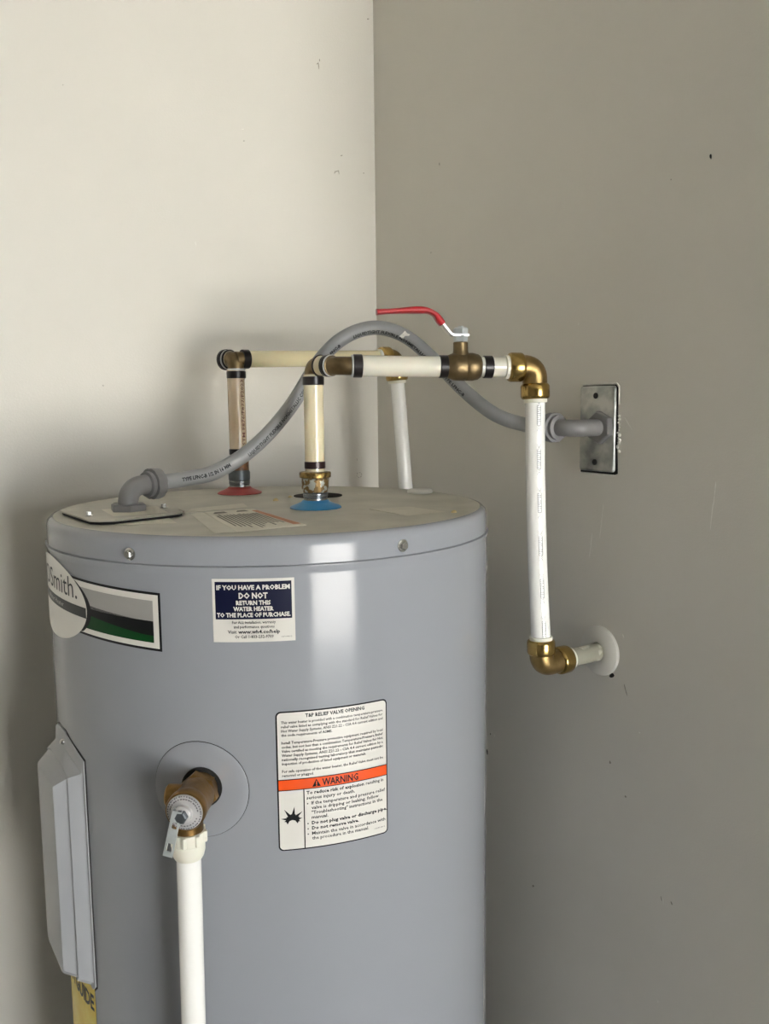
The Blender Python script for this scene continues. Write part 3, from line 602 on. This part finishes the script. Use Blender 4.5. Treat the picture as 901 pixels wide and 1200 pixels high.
# ------------------------------------------------------------------ steel wall plate
PY, PZ = .8067, 1.5902; hw, hh = .0295, .0530
wp_ = thing('junction_box_plate', 'weathered steel junction box plate on the right wall', 'wall plate', (XR, PY, PZ))
def rr_pts(hw, hh, r, n=5):
    out = []
    for cx, cy, a0 in ((hw-r, hh-r, 0), (-hw+r, hh-r, 90), (-hw+r, -hh+r, 180), (hw-r, -hh+r, 270)):
        out += [(cx + r*math.cos(R(a0+90*k/n)), cy + r*math.sin(R(a0+90*k/n))) for k in range(n+1)]
    return out
def pl(e, hw, hh, r): return [(XR - e, PY - y, PZ + z) for y, z in rr_pts(hw, hh, r)]
m = MB(); m.rings([pl(.0004,hw,hh,.004), pl(.0030,hw,hh,.004), pl(.0041,hw-.0012,hh-.0012,.0035), pl(.0044,hw-.0026,hh-.0026,.003)], False, True); obj('face_plate', m, PLATE, wp_, ang=50)
for z in (.0410, -.0416):
    obj('screw', MB().lathe((XR-.0044,PY+.0015,PZ+z), (-1,0,0), [(.0037,-.001),(.0037,.0010),(.0026,.0018)], 18), DARK, wp_)
m = MB(); m.add([(XR-.0003, PY - y, PZ + z) for y, z in [(-.0312,-.030),(-.0300,-.0555),(.0290,-.0558),(.0335,-.0545),(.0330,-.040),(.0318,-.020),(.0330,.000),(.0322,.020),(.0316,.050),(.0280,.0542),(-.028,.0538),(-.0310,.050),(-.0300,.035),(-.0306,0)]], [tuple(range(14))]); obj('wall_cutout', m, DARK, wp_, smooth=False)
m = MB()
for k in range(14):
    y = .0320 + random.random()*.0035; z = .014 - k*.0032 + random.random()*.002; s = .0012 + random.random()*.0014
    m.lathe((XR-.0002, PY - y, PZ + z), (-1, random.random()*.4-.2, 0), [(s,0),(s*.8,s*.7),(s*.2,s)], 5)
o = obj('broken_plaster', m, CHIP, wp_, smooth=False); o['kind'] = 'stuff'
m = MB(); m.tube([(XR-.0006, PY+.028, PZ+.0548),(XR-.0008, PY, PZ+.0552),(XR-.0006, PY-.030, PZ+.0555),(XR-.0006, PY-.0330, PZ+.052),(XR-.0006, PY-.0335, PZ+.03)], .0009, 6); obj('paint_edge', m, CHIP, wp_)
m = MB(); m.tube([(XR-.0006, PY+.030, PZ-.0565),(XR-.0008, PY, PZ-.0570),(XR-.0006, PY-.030, PZ-.0570)], .0007, 6); obj('paint_edge', m, CHIP, wp_)

# ------------------------------------------------------------------ relief valve and its drain
vb = on_jacket(VA, VZ, 0); vd = radial(-127.5)
rv = thing('relief_valve', 'brass relief valve with a silver cap on the front of the tank', 'valve', tuple(vb))
body = MB().lathe(vb - vd*.002, vd, [(.0160,0),(.0165,.0050),(.0165,.0140),(.0172,.0200),(.0176,.0280),(.0178,.0420),(.0182,.0450),(.0190,.0480),(.0190,.0560),(.0182,.0575)], 36)
oc = vb + vd*.0350 + vd.cross(Vector((0,0,1))).normalized()*.0045
body.lathe(oc + Vector((0,0,.012)), (0,0,-1), [(.010,0),(.0150,.006),(.0152,.026),(.0146,.0300),(.0146,.0420)], 32)
sdv = vd.cross(Vector((0,0,1))).normalized()
body.lathe(oc + Vector((0,0,.004)) - vd*.004, sdv, [(.0110,0),(.0110,.0190),(.0095,.0205)], 24)
obj('body', body, BRASSV, rv)
obj('inlet_hex', MB().lathe(vb + vd*.0060, vd, [(.0185,0),(.0195,.001),(.0195,.010),(.0180,.012)], 6, ph=.2), BRASSV, rv, ang=20)
cc = vb + vd*.0555
cap = obj('cap', MB().lathe(cc - vd*.001, vd, [(.0172,0),(.0172,.0015),(.0166,.0026),(.0100,.0040),(.0085,.0046),(.0078,.0085),(.0060,.0095)], 40), CAPM, rv); cap['label'] = 'silver cap plate with stamped rings of print'
m = MB(); ua = sdv; ub = Vector((0,0,1)) 
for rr, n0, n1, step in ((.0152, 0, 360, 9), (.0128, 10, 170, 11), (.0122, 200, 340, 13)):
    a = n0
    while a < n1:
        wdt = step*(.45 + .4*random.random())
        def P(r_, q): return cc + vd*(.0016 + (.0168-r_)*.235) + (ua*math.cos(R(q)) + ub*math.sin(R(q)))*r_
        m.add([P(rr,a), P(rr,a+wdt), P(rr+.0011,a+wdt), P(rr+.0011,a)], [(0,1,2,3)]); a += step
obj('stamped_ring', m, mat('stamped_print', (.16,.15,.16), .4), cap, smooth=False)
hexp = cc + vd*.0080
obj('stem', MB().lathe(hexp, vd, [(.0050,0),(.0062,.0005),(.0062,.0050),(.0050,.0060)], 6, ph=.5), THREAD, cap, ang=20)
# lever: a folded zinc strap with two slots hanging from the stem
l0 = cc + vd*.0125 + sdv*.0030 + Vector((0,0,.0045)); ld = (Vector((0,0,-1)) + sdv*.24 + vd*.04).normalized(); ls = ld.cross(vd).normalized(); lnr = ls.cross(ld).normalized()
def lp(x, y, e): return l0 + ls*x + ld*y + lnr*e
m = MB(); hwid = .0046
def slab(mb, x0, x1, y0, y1, e0, e1): mb.add([lp(x0,y0,e0),lp(x1,y0,e0),lp(x1,y1,e0),lp(x0,y1,e0),lp(x0,y0,e1),lp(x1,y0,e1),lp(x1,y1,e1),lp(x0,y1,e1)], [(0,3,2,1),(4,5,6,7),(0,1,5,4),(1,2,6,5),(2,3,7,6),(3,0,4,7)])
slab(m, -hwid, hwid, -.002, .0085, 0, .0012); slab(m, -hwid, hwid, .0150, .0290, 0, .0012); slab(m, -hwid, hwid, .0370, .0420, 0, .0012)
for a, b in ((.0085,.0150), (.0290,.0370)): slab(m, -hwid, -hwid+.0020, a, b, 0, .0012); slab(m, hwid-.0020, hwid, a, b, 0, .0012)
slab(m, hwid-.0012, hwid, -.002, .0420, -.0060, 0)
slab(m, -hwid, -hwid+.0012, -.002, .012, -.0050, 0)
obj('test_lever', m, ZINC, rv, smooth=False)
dp = thing('discharge_pipe', 'white drain pipe hanging below the brass relief valve', 'pipe', (oc.x, oc.y, .12))
ztop = VZ - .0285
oc0 = oc; pb = Vector((oc.x - .0080, oc.y + .0076, .12))
ax = (pb - Vector((oc.x, oc.y, ztop))).normalized()
ad = MB().lathe((oc.x,oc.y,ztop+.001), ax, [(.0150,0),(.0163,.0004),(.0163,.0115),(.0158,.0125),(.0158,.0200),(.0146,.0250),(.0132,.0275),(.0118,.0280)], 36)
for k in range(8):
    t = 2*math.pi*k/8 + .2; c0 = Vector((oc.x + .0160*math.cos(t), oc.y + .0160*math.sin(t), ztop - .0060)); ad.lathe(c0 + Vector((0,0,.0062)), ax, [(.0022,0),(.0026,.0006),(.0026,.0100),(.0020,.0108)], 6)
obj('threaded_adapter', ad, CPVC, dp, ang=25)
obj('drain_pipe', MB().tube([Vector((oc.x,oc.y,ztop)) + ax*.026, pb], .0117, 32), PEXW, dp)

# ------------------------------------------------------------------ crumbs on the tank top
def crumb(x, y, s, lab):
    n = 7; m = MB(); rs = []
    for r, t in ((1, 0), (.9, .5), (.4, .9)):
        rs.append([(x + s*r*math.cos(2*math.pi*k/n)*(.7+.5*random.random()), y + s*r*.7*math.sin(2*math.pi*k/n)*(.7+.5*random.random()), HT + .0002 + s*t*.8) for k in range(n)])
    m.rings(rs); o = obj('foam_crumb', m, CRUMB, None, ori=(x, y, HT + .0002)); o['label'] = lab; o['category'] = 'debris'; o['group'] = 'crumbs on the tank top'
crumb(.4927, 1.0537, .0045, 'tan dried foam crumb on the tank top, nearest the middle between the nipples')
crumb(.5265, 1.0801, .0032, 'smaller yellowish crumb just left of the blue flanged nipple')
crumb(.6028, .8138, .0040, 'yellowish crumb at the right end of the faded label on the tank top')
